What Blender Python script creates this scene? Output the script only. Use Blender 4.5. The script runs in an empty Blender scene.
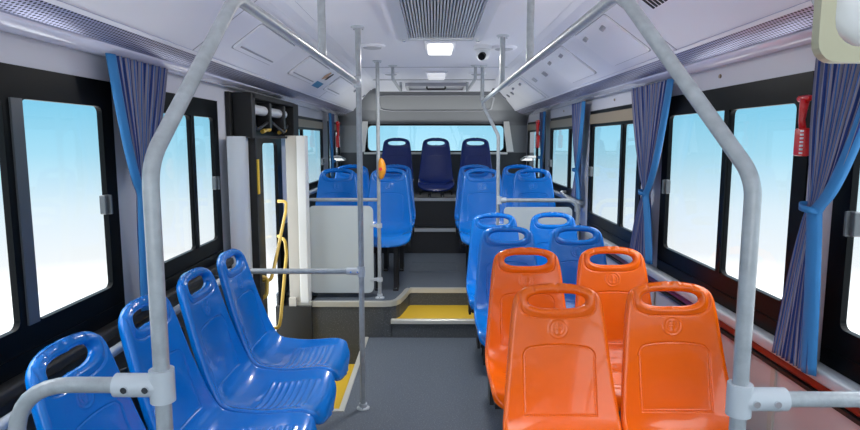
import bpy, bmesh, math, random
import numpy as np
from mathutils import Vector, Matrix
random.seed(4)
PI = math.pi
SC = bpy.context.scene
C = SC.collection

# ------------------------------------------------------------------ camera, sky, light, exposure
H = 1.42
cd = bpy.data.cameras.new('camera'); cam = bpy.data.objects.new('camera', cd); C.objects.link(cam)
cd.sensor_width = 36; cd.lens = 600/860*36; cd.clip_start = .02
cam.location = (0, 0, H)
cam.rotation_euler = (PI/2-math.atan(75/600.), 0, math.radians(.379))
SC.camera = cam
SC.view_settings.view_transform = 'Standard'; SC.view_settings.look = 'None'
SC.view_settings.gamma = 1; SC.view_settings.use_curve_mapping = False
SC.view_settings.exposure = 0.0

w = bpy.data.worlds.new('sky'); SC.world = w; w.use_nodes = True
nt = w.node_tree; nt.nodes.clear()
wo = nt.nodes.new('ShaderNodeOutputWorld'); bg = nt.nodes.new('ShaderNodeBackground')
tc = nt.nodes.new('ShaderNodeTexCoord'); sp = nt.nodes.new('ShaderNodeSeparateXYZ')
mr = nt.nodes.new('ShaderNodeMapRange'); cr = nt.nodes.new('ShaderNodeValToRGB')
mr.inputs[1].default_value = -.5; mr.inputs[2].default_value = .5
nt.links.new(tc.outputs['Generated'], sp.inputs[0]); nt.links.new(sp.outputs[2], mr.inputs[0])
nt.links.new(mr.outputs[0], cr.inputs[0]); nt.links.new(cr.outputs[0], bg.inputs[0]); nt.links.new(bg.outputs[0], wo.inputs[0])
stops = [(0, (1.0, 1.0, 1.0)), (.32, (1.0, 1.0, 1.0)), (.40, (.80, .92, .98)), (.48, (.42, .75, .91)),
         (.54, (.27, .66, .87)), (.62, (.14, .52, .80)), (.78, (.55, .78, .95)), (1, (1, 1, 1))]
els = cr.color_ramp.elements
els[0].position = stops[0][0]; els[0].color = (*stops[0][1], 1)
els[1].position = 1; els[1].color = (*stops[-1][1], 1)
for p_, c_ in stops[1:-1]:
    e = els.new(p_); e.color = (*c_, 1)
def wmath(op, a, b_, c=None):
    k = nt.nodes.new('ShaderNodeMath'); k.operation = op
    for i, v in enumerate((a, b_, c)):
        if v is None: continue
        if isinstance(v, (int, float)): k.inputs[i].default_value = v
        else: nt.links.new(v, k.inputs[i])
    return k.outputs[0]
# bright sunlit ground below and bright haze overhead, both outside what the windows show the camera
dn = wmath('MAXIMUM', wmath('MULTIPLY_ADD', sp.outputs[2], -1, -.17), 0)
upw = wmath('MAXIMUM', wmath('SUBTRACT', sp.outputs[2], .28), 0)
st = wmath('MULTIPLY_ADD', wmath('MINIMUM', dn, .3), 11, 1.05)
st = wmath('MULTIPLY_ADD', wmath('MINIMUM', upw, .3), 15, st)
nt.links.new(st, bg.inputs[1])

def area(name, loc, rot, sx, sy, power, col=(1, 1, 1)):
    l = bpy.data.lights.new(name, 'AREA'); l.shape = 'RECTANGLE'; l.size = sx; l.size_y = sy
    l.energy = power; l.color = col
    o = bpy.data.objects.new(name, l); C.objects.link(o); o.location = loc; o.rotation_euler = rot
    return o
# daylight coming through the windscreen behind the camera and through the side glass in front of the frame
area('windscreen_daylight', (0, -1.35, 1.35), (PI/2, 0, 0), 1.9, 1.1, 15, (1, .99, .98))
area('side_daylight', (-1.45, .3, 1.5), (0, -PI/2+.15, 0), .9, 2.6, 4, (.95, .98, 1))
area('side_daylight', (1.45, .3, 1.5), (0, PI/2-.15, 0), .9, 2.6, 4, (.95, .98, 1))

# ------------------------------------------------------------------ materials
def mat(name, col, rough=.5, metal=0, coat=0, spec=.5, bump=None, var=None, speck=None, emit=None):
    m = bpy.data.materials.new(name); m.use_nodes = True
    n = m.node_tree.nodes; L = m.node_tree.links; b = n['Principled BSDF']
    b.inputs['Base Color'].default_value = (*col, 1); b.inputs['Roughness'].default_value = rough
    b.inputs['Metallic'].default_value = metal; b.inputs['Coat Weight'].default_value = coat
    b.inputs['Coat Roughness'].default_value = .06
    b.inputs['Specular IOR Level'].default_value = spec
    t = n.new('ShaderNodeTexCoord')
    if var or speck:
        nz = n.new('ShaderNodeTexNoise'); nz.inputs['Scale'].default_value = var[0] if var else speck[0]
        nz.inputs['Detail'].default_value = 4
        L.new(t.outputs['Object'], nz.inputs['Vector'])
        r = n.new('ShaderNodeValToRGB'); L.new(nz.outputs['Fac'], r.inputs[0])
        if var:
            k = var[1]
            r.color_ramp.elements[0].position = .3; r.color_ramp.elements[1].position = .7
            r.color_ramp.elements[0].color = (*[c*(1-k) for c in col], 1)
            r.color_ramp.elements[1].color = (*[min(1, c*(1+k)) for c in col], 1)
        else:
            r.color_ramp.elements[0].position = .56; r.color_ramp.elements[1].position = .66
            r.color_ramp.elements[0].color = (*col, 1); r.color_ramp.elements[1].color = (*speck[1], 1)
        L.new(r.outputs[0], b.inputs['Base Color'])
    if bump:
        nz = n.new('ShaderNodeTexNoise'); nz.inputs['Scale'].default_value = bump[0]; nz.inputs['Detail'].default_value = 2
        L.new(t.outputs['Object'], nz.inputs['Vector'])
        bp = n.new('ShaderNodeBump'); bp.inputs['Strength'].default_value = bump[1]; bp.inputs['Distance'].default_value = bump[2] if len(bump) > 2 else .002
        L.new(nz.outputs['Fac'], bp.inputs['Height']); L.new(bp.outputs[0], b.inputs['Normal'])
    if emit:
        b.inputs['Emission Color'].default_value = (*emit[0], 1); b.inputs['Emission Strength'].default_value = emit[1]
    return m

M = {}
M['blue'] = mat('blue_seat_plastic', (.0, .180, .65), .26, coat=.55, spec=.35, bump=(11, .4, .005))
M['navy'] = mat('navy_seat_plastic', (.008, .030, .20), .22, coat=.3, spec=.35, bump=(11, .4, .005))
M['orange'] = mat('orange_seat_plastic', (1.0, .155, .0), .26, coat=.45, spec=.35, bump=(11, .4, .005))
M['black_steel'] = mat('black_painted_steel', (.012, .012, .014), .4)
M['tube'] = mat('grey_hammered_tube_paint', (.36, .39, .415), .30, coat=.3, bump=(110, .7, .0015), var=(45, .12))
M['clamp'] = mat('cast_alloy_clamp', (.52, .56, .60), .38, bump=(60, .2, .001))
M['chrome'] = mat('chrome', (.75, .76, .78), .12, 1)
M['frame'] = mat('black_window_frame', (.004, .005, .006), .35, spec=.07)
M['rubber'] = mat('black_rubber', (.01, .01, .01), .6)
M['wall'] = mat('grey_wall_panel', (.66, .67, .73), .42, bump=(200, .15, .0005))
M['lower'] = mat('pale_lower_wall_panel', (.55, .53, .54), .35, bump=(200, .15, .0005))
M['dark_wall'] = mat('charcoal_rear_wall', (.035, .042, .05), .5, bump=(150, .2, .0005))
M['side_grey'] = mat('rear_pillar_grey', (.22, .235, .25), .5)
M['ceiling'] = mat('ceiling_panel', (.74, .75, .81), .5, bump=(160, .12, .0005))
M['duct'] = mat('duct_panel', (.76, .77, .84), .33, bump=(120, .12, .0005))
M['hatch'] = mat('hatch_panel', (.80, .81, .87), .33)
M['underside'] = mat('glossy_duct_underside', (.72, .73, .86), .12, coat=.5)
M['bulkhead'] = mat('bulkhead_grey', (.14, .15, .165), .5)
M['trimgrey'] = mat('ledge_grey', (.50, .54, .58), .3)
M['maroon'] = mat('maroon_strip', (.20, .012, .012), .3)
M['floor'] = mat('speckled_grey_vinyl', (.098, .120, .152), .50, speck=(150, (.22, .24, .27)), bump=(120, .3, .001))
M['riser'] = mat('speckled_riser_vinyl', (.068, .076, .084), .5, speck=(130, (.16, .17, .18)), bump=(120, .3, .001))
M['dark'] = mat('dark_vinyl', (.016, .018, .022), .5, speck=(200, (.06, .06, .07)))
M['yellow'] = mat('yellow_step_vinyl', (.78, .50, .03), .5, bump=(200, .2, .001))
M['nosing'] = mat('aluminium_nosing', (.70, .69, .62), .3, .35)
M['panel'] = mat('grey_partition_panel', (.55, .60, .61), .35)
M['silver'] = mat('silver_door_panel', (.66, .68, .71), .3, .2)
M['beige'] = mat('beige_post', (.50, .47, .42), .5)
M['white'] = mat('white_post', (.80, .80, .78), .4)
M['yellowbar'] = mat('yellow_handrail', (.72, .47, .08), .35, coat=.3)
M['red'] = mat('red_plastic', (.70, .01, .012), .3, coat=.3)
M['whiteplastic'] = mat('white_plastic', (.8, .8, .8), .4)
M['amber'] = mat('amber_button', (.80, .32, .02), .4)
M['cream'] = mat('cream_plastic', (.42, .42, .30), .4)
M['mirrorgrey'] = mat('mirror_back_grey', (.55, .58, .60), .25, var=(6, .2))
M['lamp'] = mat('lit_lamp_diffuser', (.9, .9, .9), .4, emit=((1, .99, .96), 1.3))
M['lampdim'] = mat('lamp_diffuser', (.85, .86, .88), .4, emit=((1, 1, 1), .35))
M['grille'] = mat('grille_slat', (.62, .65, .68), .35, .3)
M['grilledark'] = mat('grille_backing', (.12, .13, .14), .6)
M['frost'] = mat('speaker_mesh', (.45, .46, .50), .6)
M['navyprint'] = mat('sticker_blue', (.05, .25, .45), .5)
M['skin'] = mat('sticker_tan', (.55, .32, .18), .5)
M['tan'] = mat('tan_reflection_and_screw', (.32, .26, .18), .5)  # painted reflection at the window tops; also the header screws
M['band'] = mat('light_blue_curtain_band', (.03, .21, .50), .65, bump=(300, .3, .001))
M['latch'] = mat('dark_latch_metal', (.10, .11, .12), .3, .3)
M['headlining'] = mat('hinge_grey', (.30, .31, .35), .4)

g = bpy.data.materials.new('window_glass'); g.use_nodes = True
n = g.node_tree.nodes; L = g.node_tree.links; n.clear()
o_ = n.new('ShaderNodeOutputMaterial'); mx = n.new('ShaderNodeMixShader'); tr = n.new('ShaderNodeBsdfTransparent'); gl = n.new('ShaderNodeBsdfGlossy')
gl.inputs['Roughness'].default_value = .02; tr.inputs[0].default_value = (.97, .99, 1, 1)
lw = n.new('ShaderNodeLayerWeight'); pw = n.new('ShaderNodeMath'); pw.operation = 'POWER'; pw.inputs[1].default_value = 5
ma = n.new('ShaderNodeMath'); ma.operation = 'MULTIPLY_ADD'; ma.inputs[1].default_value = .5; ma.inputs[2].default_value = .02
L.new(lw.outputs['Facing'], pw.inputs[0]); L.new(pw.outputs[0], ma.inputs[0]); L.new(ma.outputs[0], mx.inputs[0]); L.new(tr.outputs[0], mx.inputs[1]); L.new(gl.outputs[0], mx.inputs[2]); L.new(mx.outputs[0], o_.inputs[0])
M['glass'] = g

def perforated():
    m = mat('perforated_chrome_strip', (.55, .55, .7), .2, .6)
    n = m.node_tree.nodes; L = m.node_tree.links; b = n['Principled BSDF']
    uv = n.new('ShaderNodeUVMap'); s = n.new('ShaderNodeSeparateXYZ'); L.new(uv.outputs[0], s.inputs[0])
    def mt(op, a, b_=None, c=None):
        k = n.new('ShaderNodeMath'); k.operation = op
        for i, v in enumerate((a, b_, c)):
            if v is None: continue
            if isinstance(v, (int, float)): k.inputs[i].default_value = v
            else: L.new(v, k.inputs[i])
        return k.outputs[0]
    P = .0118
    v = mt('DIVIDE', s.outputs[1], P); row = mt('FLOOR', v)
    u = mt('ADD', mt('DIVIDE', s.outputs[0], P*1.3), mt('MULTIPLY', mt('MODULO', row, 2), .5))
    fu = mt('SUBTRACT', mt('FRACT', u), .5); fv = mt('SUBTRACT', mt('FRACT', v), .5)
    d = mt('SQRT', mt('ADD', mt('MULTIPLY', mt('MULTIPLY', fu, fu), 1.69), mt('MULTIPLY', fv, fv)))
    hole = mt('LESS_THAN', d, .36)
    inside = mt('MULTIPLY', mt('GREATER_THAN', s.outputs[1], .008), mt('LESS_THAN', s.outputs[1], .103))
    hole = mt('MULTIPLY', hole, inside)
    mixc = n.new('ShaderNodeMix'); mixc.data_type = 'RGBA'; L.new(hole, mixc.inputs[0])
    mixc.inputs[6].default_value = (.40, .41, .58, 1); mixc.inputs[7].default_value = (.012, .014, .022, 1)
    L.new(mixc.outputs[2], b.inputs['Base Color'])
    L.new(mt('MULTIPLY_ADD', hole, .3, .34), b.inputs['Roughness'])
    L.new(mt('MULTIPLY_ADD', hole, -.6, .6), b.inputs['Metallic'])
    return m
M['perf'] = perforated()

def curtain_mat():
    m = mat('striped_curtain_cloth', (.2, .2, .3), .75, bump=(300, .3, .001))
    n = m.node_tree.nodes; L = m.node_tree.links; b = n['Principled BSDF']
    uv = n.new('ShaderNodeUVMap'); s = n.new('ShaderNodeSeparateXYZ'); L.new(uv.outputs[0], s.inputs[0])
    k = n.new('ShaderNodeMath'); k.operation = 'MULTIPLY'; k.inputs[1].default_value = 24; L.new(s.outputs[0], k.inputs[0])
    f_ = n.new('ShaderNodeMath'); f_.operation = 'FRACT'; L.new(k.outputs[0], f_.inputs[0])
    r = n.new('ShaderNodeValToRGB'); r.color_ramp.interpolation = 'CONSTANT'; L.new(f_.outputs[0], r.inputs[0])
    e = r.color_ramp.elements; e[0].position = 0; e[0].color = (.012, .045, .22, 1); e[1].position = .30; e[1].color = (.29, .28, .34, 1)
    q = e.new(.58); q.color = (.02, .13, .42, 1); q = e.new(.70); q.color = (.20, .20, .28, 1)
    L.new(r.outputs[0], b.inputs['Base Color'])
    return m
M['curtain'] = curtain_mat()

# ------------------------------------------------------------------ helpers
def obj(name, bm, m, parent=None, smooth=False, auto=None):
    me = bpy.data.meshes.new(name)
    bmesh.ops.recalc_face_normals(bm, faces=bm.faces)
    bm.to_mesh(me); bm.free()
    o = bpy.data.objects.new(name, me); C.objects.link(o)
    for k in (m if isinstance(m, (list, tuple)) else [m]): me.materials.append(k)
    if smooth:
        me.polygons.foreach_set('use_smooth', [True]*len(me.polygons))
        if auto: me.set_sharp_from_angle(angle=math.radians(auto))
    if parent: o.parent = parent
    return o
def thing(name, label, cat, loc=(0, 0, 0), rz=0, group=None):
    o = bpy.data.objects.new(name, None); C.objects.link(o); o.empty_display_size = .05
    o.location = loc; o.rotation_euler = (0, 0, rz); o['label'] = label; o['category'] = cat
    if group: o['group'] = group
    return o
def tag(o, label, cat, group=None):
    o['label'] = label; o['category'] = cat
    if group: o['group'] = group
    return o
def struct(o):
    o['kind'] = 'structure'; return o
def box(bm, x0, x1, y0, y1, z0, z1, bev=0):
    r = bmesh.ops.create_cube(bm, size=1)
    vs = r['verts']
    for v in vs:
        v.co = Vector(((x0+x1)/2+v.co.x*(x1-x0), (y0+y1)/2+v.co.y*(y1-y0), (z0+z1)/2+v.co.z*(z1-z0)))
    if bev:
        es = list({e for v in vs for e in v.link_edges})
        bmesh.ops.bevel(bm, geom=es, offset=bev, segments=3, profile=.5, affect='EDGES')
    return bm
def bx(*a, bev=0): return box(bmesh.new(), *a, bev=bev)
def fillet(pts, r, seg=8):
    pts = [Vector(p) for p in pts]
    rr = r if isinstance(r, (list, tuple)) else [r]*len(pts)
    out = [pts[0]]
    for i in range(1, len(pts)-1):
        a, b, c = pts[i-1], pts[i], pts[i+1]
        d1 = (a-b).normalized(); d2 = (c-b).normalized()
        ang = d1.angle(d2)
        if ang > 3.1: out.append(b); continue
        t = min(rr[i]/math.tan(ang/2), (a-b).length*.49, (c-b).length*.49)
        p0 = b+d1*t; p1 = b+d2*t
        for k in range(seg+1):
            s = k/seg
            out.append(p0*(1-s)**2+b*2*s*(1-s)+p1*s*s)
    out.append(pts[-1]); return out
def sweep(bm, path, r, seg=14, cap=True, closed=False):
    path = [Vector(p) for p in path]; N = len(path); rings = []
    t0 = (path[1]-path[0]).normalized()
    up = Vector((0, 0, 1)) if abs(t0.z) < .9 else Vector((1, 0, 0))
    nrm = t0.cross(up).normalized(); prev = t0
    for i, p in enumerate(path):
        t = ((path[min(i+1, N-1)]-path[max(i-1, 0)])).normalized()
        ax = prev.cross(t)
        if ax.length > 1e-7: nrm = Matrix.Rotation(prev.angle(t), 3, ax.normalized()) @ nrm
        prev = t; bn = t.cross(nrm)
        rad = r[i] if isinstance(r, (list, tuple)) else r
        rings.append([bm.verts.new(p+(nrm*math.cos(2*PI*k/seg)+bn*math.sin(2*PI*k/seg))*rad) for k in range(seg)])
    for a, b in zip(rings, rings[1:]):
        for k in range(seg): bm.faces.new((a[k], a[(k+1) % seg], b[(k+1) % seg], b[k]))
    if cap:
        bm.faces.new(rings[0][::-1]); bm.faces.new(rings[-1])
    return bm
def tube(pts, r, fr=.05, seg=14): return sweep(bmesh.new(), fillet(pts, fr) if len(pts) > 2 else pts, r, seg)
def cyl(bm, a, b, r, seg=20): return sweep(bm, [a, b], r, seg)
def rrect(x0, x1, y0, y1, r, seg=5):
    P = []
    for cx, cy, a0 in ((x1-r, y1-r, 0), (x0+r, y1-r, PI/2), (x0+r, y0+r, PI), (x1-r, y0+r, 1.5*PI)):
        for k in range(seg+1):
            a = a0+PI/2*k/seg; P.append((cx+r*math.cos(a), cy+r*math.sin(a)))
    return P
def prism(bm, poly, mapf, h0, h1):
    """extrude the 2-D polygon poly between heights h0, h1; mapf(u, v, h) -> point"""
    a = [bm.verts.new(mapf(u, v, h0)) for u, v in poly]; b = [bm.verts.new(mapf(u, v, h1)) for u, v in poly]
    bm.faces.new(a[::-1]); bm.faces.new(b)
    for i in range(len(poly)):
        j = (i+1) % len(poly); bm.faces.new((a[i], a[j], b[j], b[i]))
    return bm
def holed(bm, outer, holes, mapf, h0, h1):
    """plate with holes"""
    lay = {}
    for h in (h0, h1):
        edges = []
        for loop in [outer]+holes:
            vs = [bm.verts.new(mapf(u, v, h)) for u, v in loop]
            lay.setdefault(h, []).append(vs)
            edges += [bm.edges.new((vs[i], vs[(i+1) % len(vs)])) for i in range(len(vs))]
        bmesh.ops.triangle_fill(bm, use_beauty=True, use_dissolve=False, edges=edges)
    for A, B in zip(lay[h0], lay[h1]):
        for i in range(len(A)):
            j = (i+1) % len(A); bm.faces.new((A[i], A[j], B[j], B[i]))
    return bm
def dup(root, loc, rz=None, **props):
    r = root.copy(); C.objects.link(r); r.location = loc
    if rz is not None: r.rotation_euler = (0, 0, rz)
    for k, v in props.items(): r[k] = v
    for ch in list(root.children):
        c = ch.copy(); C.objects.link(c); c.parent = r
        for g_ in list(ch.children):
            d = g_.copy(); C.objects.link(d); d.parent = c
    return r

# ------------------------------------------------------------------ shell
XL, XR, YB, YF = -1.13, 1.11, 7.25, -1.5
CZ = 1.975
def yz(x):            # map for plates parallel to the side walls
    return lambda u, v, h: (h, u, v)
bm = bmesh.new()
box(bm, -.476, 1.2, YF, 4.2, -.06, 0); box(bm, -1.2, -.476, YF, 3.02, -.06, 0)
struct(obj('floor', bm, M['floor']))
bm = bmesh.new()
box(bm, -.5, -.476, 3.02, 4.2, -.2, -.06); box(bm, -1.2, -.476, 3.0, 3.02, -.2, -.06)
struct(obj('trim_1', bm, M['riser']))
struct(obj('floor_step_well', bx(-1.2, -.476, 3.0, 4.22, -.26, -.2), M['yellow']))
bm = bmesh.new()
box(bm, -.503, -.472, 3.0, 4.2, -.012, .006, .003); box(bm, -1.12, -.503, 3.0, 3.03, -.012, .006, .003)
struct(obj('trim_2', bm, M['nosing']))

arc = [(-.36, 4.2), (-.31, 4.212), (-.275, 4.24), (-.252, 4.285), (-.235, 4.36), (-.215, 4.46), (-.20, 4.56), (-.185, 4.6)]
outline = [(-.875, 4.2)] + arc + [(.34, 4.6), (.34, 4.2), (1.2, 4.2), (1.2, 6.1), (-1.2, 6.1), (-1.2, 4.45), (-.875, 4.45)]
bm = bmesh.new(); prism(bm, outline, lambda u, v, h: (u, v, h), -.25, .245)
struct(obj('floor_platform', bm, M['riser']))
bm = bmesh.new(); prism(bm, outline, lambda u, v, h: (u, v, h), .245, .26)
struct(obj('floor_platform_top', bm, M['floor']))
bm = bmesh.new()
edge = [(-1.0, 4.2, .254), (-.875, 4.2, .254)] + [(a, b, .254) for a, b in arc] + [(.34, 4.6, .254)]
for i in range(len(edge)-1):       # flat nosing strip following the platform edge
    a, b = Vector(edge[i]), Vector(edge[i+1]); t = (b-a).normalized(); nn = Vector((t.y, -t.x, 0))
    p = [a-nn*.03-t*.004, b-nn*.03+t*.004, b+nn*.008+t*.004, a+nn*.008-t*.004]
    lo = [bm.verts.new(q+Vector((0, 0, -.024))) for q in p]; hi = [bm.verts.new(q+Vector((0, 0, .012))) for q in p]
    bm.faces.new(lo[::-1]); bm.faces.new(hi)
    for k in range(4): bm.faces.new((lo[k], lo[(k+1) % 4], hi[(k+1) % 4], hi[k]))
struct(obj('trim_3', bm, M['nosing']))
struct(obj('trim_4', bx(-1.13, -.875, 4.16, 4.45, -.2, .24), M['rubber']))  # black block stands in for the shaded gap beside the door well
struct(obj('floor_aisle_step', bx(-.30, .34, 4.2, 4.6, 0, .12), M['riser']))
struct(obj('floor_step_tread', bx(-.29, .34, 4.22, 4.6, .12, .13), M['yellow']))
struct(obj('trim_5', bx(-.31, .36, 4.185, 4.222, .105, .137, bev=.004), M['nosing']))
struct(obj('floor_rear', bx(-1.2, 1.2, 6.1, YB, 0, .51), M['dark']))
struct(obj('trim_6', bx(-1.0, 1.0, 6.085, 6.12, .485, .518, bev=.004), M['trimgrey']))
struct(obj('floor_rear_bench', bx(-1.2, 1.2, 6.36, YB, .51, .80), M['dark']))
struct(obj('trim_7', bx(-1.0, 1.0, 6.345, 6.38, .775, .808, bev=.004), M['trimgrey']))
bm = bmesh.new(); holed(bm, rrect(-.22, .22, 5.2, 5.62, .02), [rrect(-.205, .205, 5.215, 5.605, .015)], lambda u, v, h: (u, v, h), .26, .265)
prism(bm, rrect(-.20, .20, 5.22, 5.60, .015), lambda u, v, h: (u, v, h), .26, .264)
tag(obj('floor_hatch', bm, M['floor']), 'low dark hatch cover in the raised aisle floor before the rear bench', 'hatch')

# side walls: bands and pillars, the window openings stay free
WL = [('window_1', .75, 2.12, 1.60, 0), ('window_2', 2.36, 3.15, 2.80, 0), ('window_3', 4.75, 6.12, 5.15, 1), ('window_4', 6.42, 7.2, 6.85, 1), ('window_9', -1.3, .55, -.4, 0)]
WR = [('window_5', 1.79, 2.925, 2.285, 0), ('window_6', 3.22, 4.30, 3.55, 0), ('window_7', 4.55, 5.76, 4.93, 1), ('window_8', 6.02, 7.15, 6.5, 1), ('window_10', -1.3, 1.66, .2, 0)]
ZB = (.79, .975); ZG = (.91, 1.03); ZT = 1.62
def wall(side, wins, name):
    x0, x1 = (XL-.02, XL) if side < 0 else (XR, XR+.02)
    up = bmesh.new(); lo = bmesh.new(); dk = bmesh.new()
    box(up, x0, x1, YF, YB, ZT, 1.75)
    cur = YF
    for nme, a, b, mu, hi in sorted(wins, key=lambda t: t[1]):
        if a > cur:
            if side < 0 and nme == 'window_3':
                box(up, x0, x1, cur, 3.42, ZB[0], ZT); box(up, x0, x1, 4.32, a, ZB[0], ZT)
            else: box(up, x0, x1, cur, a, ZB[0] if not hi else ZB[0], ZT)
        if hi: box(dk, x0, x1, a, b, ZB[0], ZB[1])
        cur = b
    box(up, x0, x1, cur, YB, ZB[0], ZT)
    spans = [(YF, 3.42), (4.32, 4.5)] if side < 0 else [(YF, 4.5)]
    for a, b in spans: box(dk if side < 0 else lo, x0, x1, a, b, -.25 if side < 0 else 0, ZB[0])
    box(dk, x0, x1, 4.5, YB, 0, ZB[0])
    struct(obj(name, up, M['wall'])); struct(obj(name+'_lower', lo, M['lower'])) if side > 0 else lo.free(); struct(obj(name+'_rear', dk, M['dark_wall']))
wall(-1, WL, 'wall_left'); wall(1, WR, 'wall_right')

def window(side, name, y0, y1, ym, hi):
    zb, zg = (ZB[1], ZG[1]) if hi else (ZB[0], ZG[0])
    zt = 1.51 if (hi or name == 'window_6') else 1.532
    xi = XL if side < 0 else XR; s = side
    bw = .07
    ml, mr_ = (.025, .050) if name == 'window_1' else (.013, .013)
    holes = [rrect(y0+bw, ym-ml, zg, zt, .022), rrect(ym+mr_, y1-bw, zg, zt, .022)]
    bm = bmesh.new()
    holed(bm, [(y0, zb), (y1, zb), (y1, ZT), (y0, ZT)], holes, yz(0), xi-s*.006, xi+s*.012)
    f = struct(obj(name, bm, M['frame']))
    for a, b in ((y0+bw-.01, ym), (ym, y1-bw+.01)):
        obj('pane', bx(*sorted((xi+s*.004, xi+s*.007)), a, b, zg-.01, zt+.01), M['glass'], f)
    # sliding sash rail and latch
    bm = bx(*sorted((xi-s*.012, xi-s*.003)), ym+.002 if ml > .02 else ym-.013, ym+(.048 if ml > .02 else .022), zg, zt); obj('sash_rail', bm, M['latch'] if name == 'window_1' else M['frame'], f)
    bm = bmesh.new(); box(bm, *sorted((xi-s*.026, xi-s*.004)), y1-bw-.05, y1-bw-.012, 1.17, 1.235, bev=.004)
    box(bm, *sorted((xi-s*.036, xi-s*.020)), y1-bw-.034, y1-bw-.026, 1.17, 1.235)
    obj('latch', bm, M['latch'], f)
    bm = bmesh.new(); box(bm, *sorted((xi-s*.006, xi-s*.012)), y0+.02, y1-.02, zb+.045, zb+.052)
    obj('bead', bm, M['frame'], f)
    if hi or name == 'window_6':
        obj('reflection_strip', bx(*sorted((xi-s*.006, xi-s*.016)), y0+.06, y1-.03, zt+.02, ZT-.025), M['tan'], f)  # added tan strip: paints in a reflection along the glass top
for wn in WL: window(-1, *wn)
for wn in WR: window(1, *wn)

# ledges below the windows
def ledge(name, side, y0, y1, z, m, th=.038, dep=.05):
    xi = XL if side < 0 else XR
    bm = bx(*sorted((xi-side*.0, xi-side*dep)), y0, y1, z-th/2, z+th/2, bev=.010)
    return struct(obj(name, bm, m, smooth=True, auto=40))
ledge('trim_8', 1, YF, 4.18, .772, M['trimgrey']); ledge('trim_9', -1, YF, 3.4, .772, M['rubber'])  # left ledge is black: the shade it lies in is put into its colour
ledge('trim_10', 1, 4.42, YB, .955, M['trimgrey'], .03); ledge('trim_11', -1, 4.6, YB, .955, M['trimgrey'], .03)
ledge('trim_12', 1, YF, 4.18, .727, M['maroon'], .034, .02)
ledge('trim_13', 1, YF, 4.18, .700, M['rubber'], .008, .022)
bm = bmesh.new()
for y in (-.3, .8, 1.88, 2.95, 4.0): box(bm, XR-.008, XR, y-.012, y+.012, 0, .70)
struct(obj('trim_14', bm, M['beige']))
bm = tube([(XL, 1.18, .735), (XL+.085, 1.18, .735), (XL+.085, 3.0, .735), (XL, 3.0, .735)], .016, .03)
tag(obj('wall_rail', bm, M['trimgrey'], smooth=True, auto=50), 'straight grey rail on left wall behind the backs of the side seats', 'rail')
# window screws in the header band
bm = bmesh.new()
for y in (2.38, 3.75, 5.2): cyl(bm, (XR+.001, y, 1.665), (XR-.005, y, 1.665), .008, 10)
struct(obj('trim_15', bm, M['tan']))

# rear wall
bm = bmesh.new()
def xz(y): return lambda u, v, h: (u, h, v)
holed(bm, [(-1.2, 1.27), (1.2, 1.27), (1.2, 2.05), (-1.2, 2.05)], [rrect(-.82, .86, 1.28, 1.60, .03)], xz(0), YB, YB+.06)
struct(obj('wall_rear', bm, M['side_grey'])); struct(obj('wall_rear_lower', bx(-1.2, 1.2, YB, YB+.06, .51, 1.27), M['dark_wall']))
bm = bmesh.new(); holed(bm, rrect(-.84, .88, 1.26, 1.62, .05), [rrect(-.795, .835, 1.292, 1.59, .05)], xz(0), YB-.01, YB+.05)
f = struct(obj('window_11', bm, M['frame'])); obj('pane', bx(-.82, .86, YB+.03, YB+.034, 1.27, 1.61), M['glass'], f)
bm = bmesh.new()
for s, xa in ((-1, -.83), (1, .87)):
    prism(bm, [(xa, 1.28), (xa+s*.08, 1.28), (xa+s*.02, 1.64), (xa-s*.045, 1.64)], xz(0), YB-.05, YB-.01)
struct(obj('trim_16', bm, M['white']))
struct(obj('trim_17', bx(-.84, .88, YB-.03, YB-.008, 1.25, 1.275, bev=.004), M['white']))
# front: dashboard wall with the windscreen opening, behind the camera
bm = bmesh.new(); holed(bm, [(-1.2, 0), (1.2, 0), (1.2, 2.05), (-1.2, 2.05)], [rrect(-1.05, 1.05, .75, 1.9, .1)], xz(0), YF-.06, YF)
struct(obj('wall_front', bm, M['side_grey']))
struct(obj('window_12', bx(-1.06, 1.06, YF-.035, YF-.03, .74, 1.91), M['glass']))

# ceiling, ducts
bm = bmesh.new(); box(bm, -.58, .58, YF, 6.5, CZ, CZ+.05); box(bm, -1.2, 1.2, YF, YB+.05, CZ+.05, CZ+.1)
struct(obj('ceiling', bm, M['ceiling']))
bm = bmesh.new()
prism(bm, [(5.7, 1.976), (6.5, 1.93), (6.5, 2.0)], lambda u, v, h: (h, u, v), -.60, .60)
struct(obj('ceiling_slope', bm, M['ceiling']))
bm = bmesh.new()
prof = fillet([(0, 6.45, 1.95), (0, 6.52, 1.915), (0, 7.0, 1.76), (0, 7.22, 1.64), (0, 7.25, 1.592)], .12, 5)
prism(bm, [(p.y, p.z) for p in prof]+[(7.25, 2.0), (6.45, 2.0)], lambda u, v, h: (h, u, v), -1.13, 1.11)
struct(obj('ceiling_bulkhead', bm, M['bulkhead'], smooth=True, auto=30))
bm = bmesh.new()
def bulk(u, v, h):   # u across, v down the slope
    a = Vector((0, 6.55, 1.905)); b = Vector((0, 7.02, 1.753)); p = a.lerp(b, v); nn = Vector((0, -.305, -.95))
    return (u, *(p+nn*h).yz)
holed(bm, rrect(-.62, .66, .02, .98, .15, 8), [rrect(-.605, .645, .05, .95, .14, 8)], bulk, 0, .008)
struct(obj('trim_18', bm, M['headlining']))
bm = bmesh.new()
box(bm, -.57, .57, 4.70, 4.709, CZ-.003, CZ+.002); box(bm, -.57, .57, 1.85, 1.86, CZ-.003, CZ+.002); box(bm, -.57, .57, 5.66, 5.675, CZ-.006, CZ+.002)
struct(obj('trim_19', bm, M['headlining']))

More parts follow.
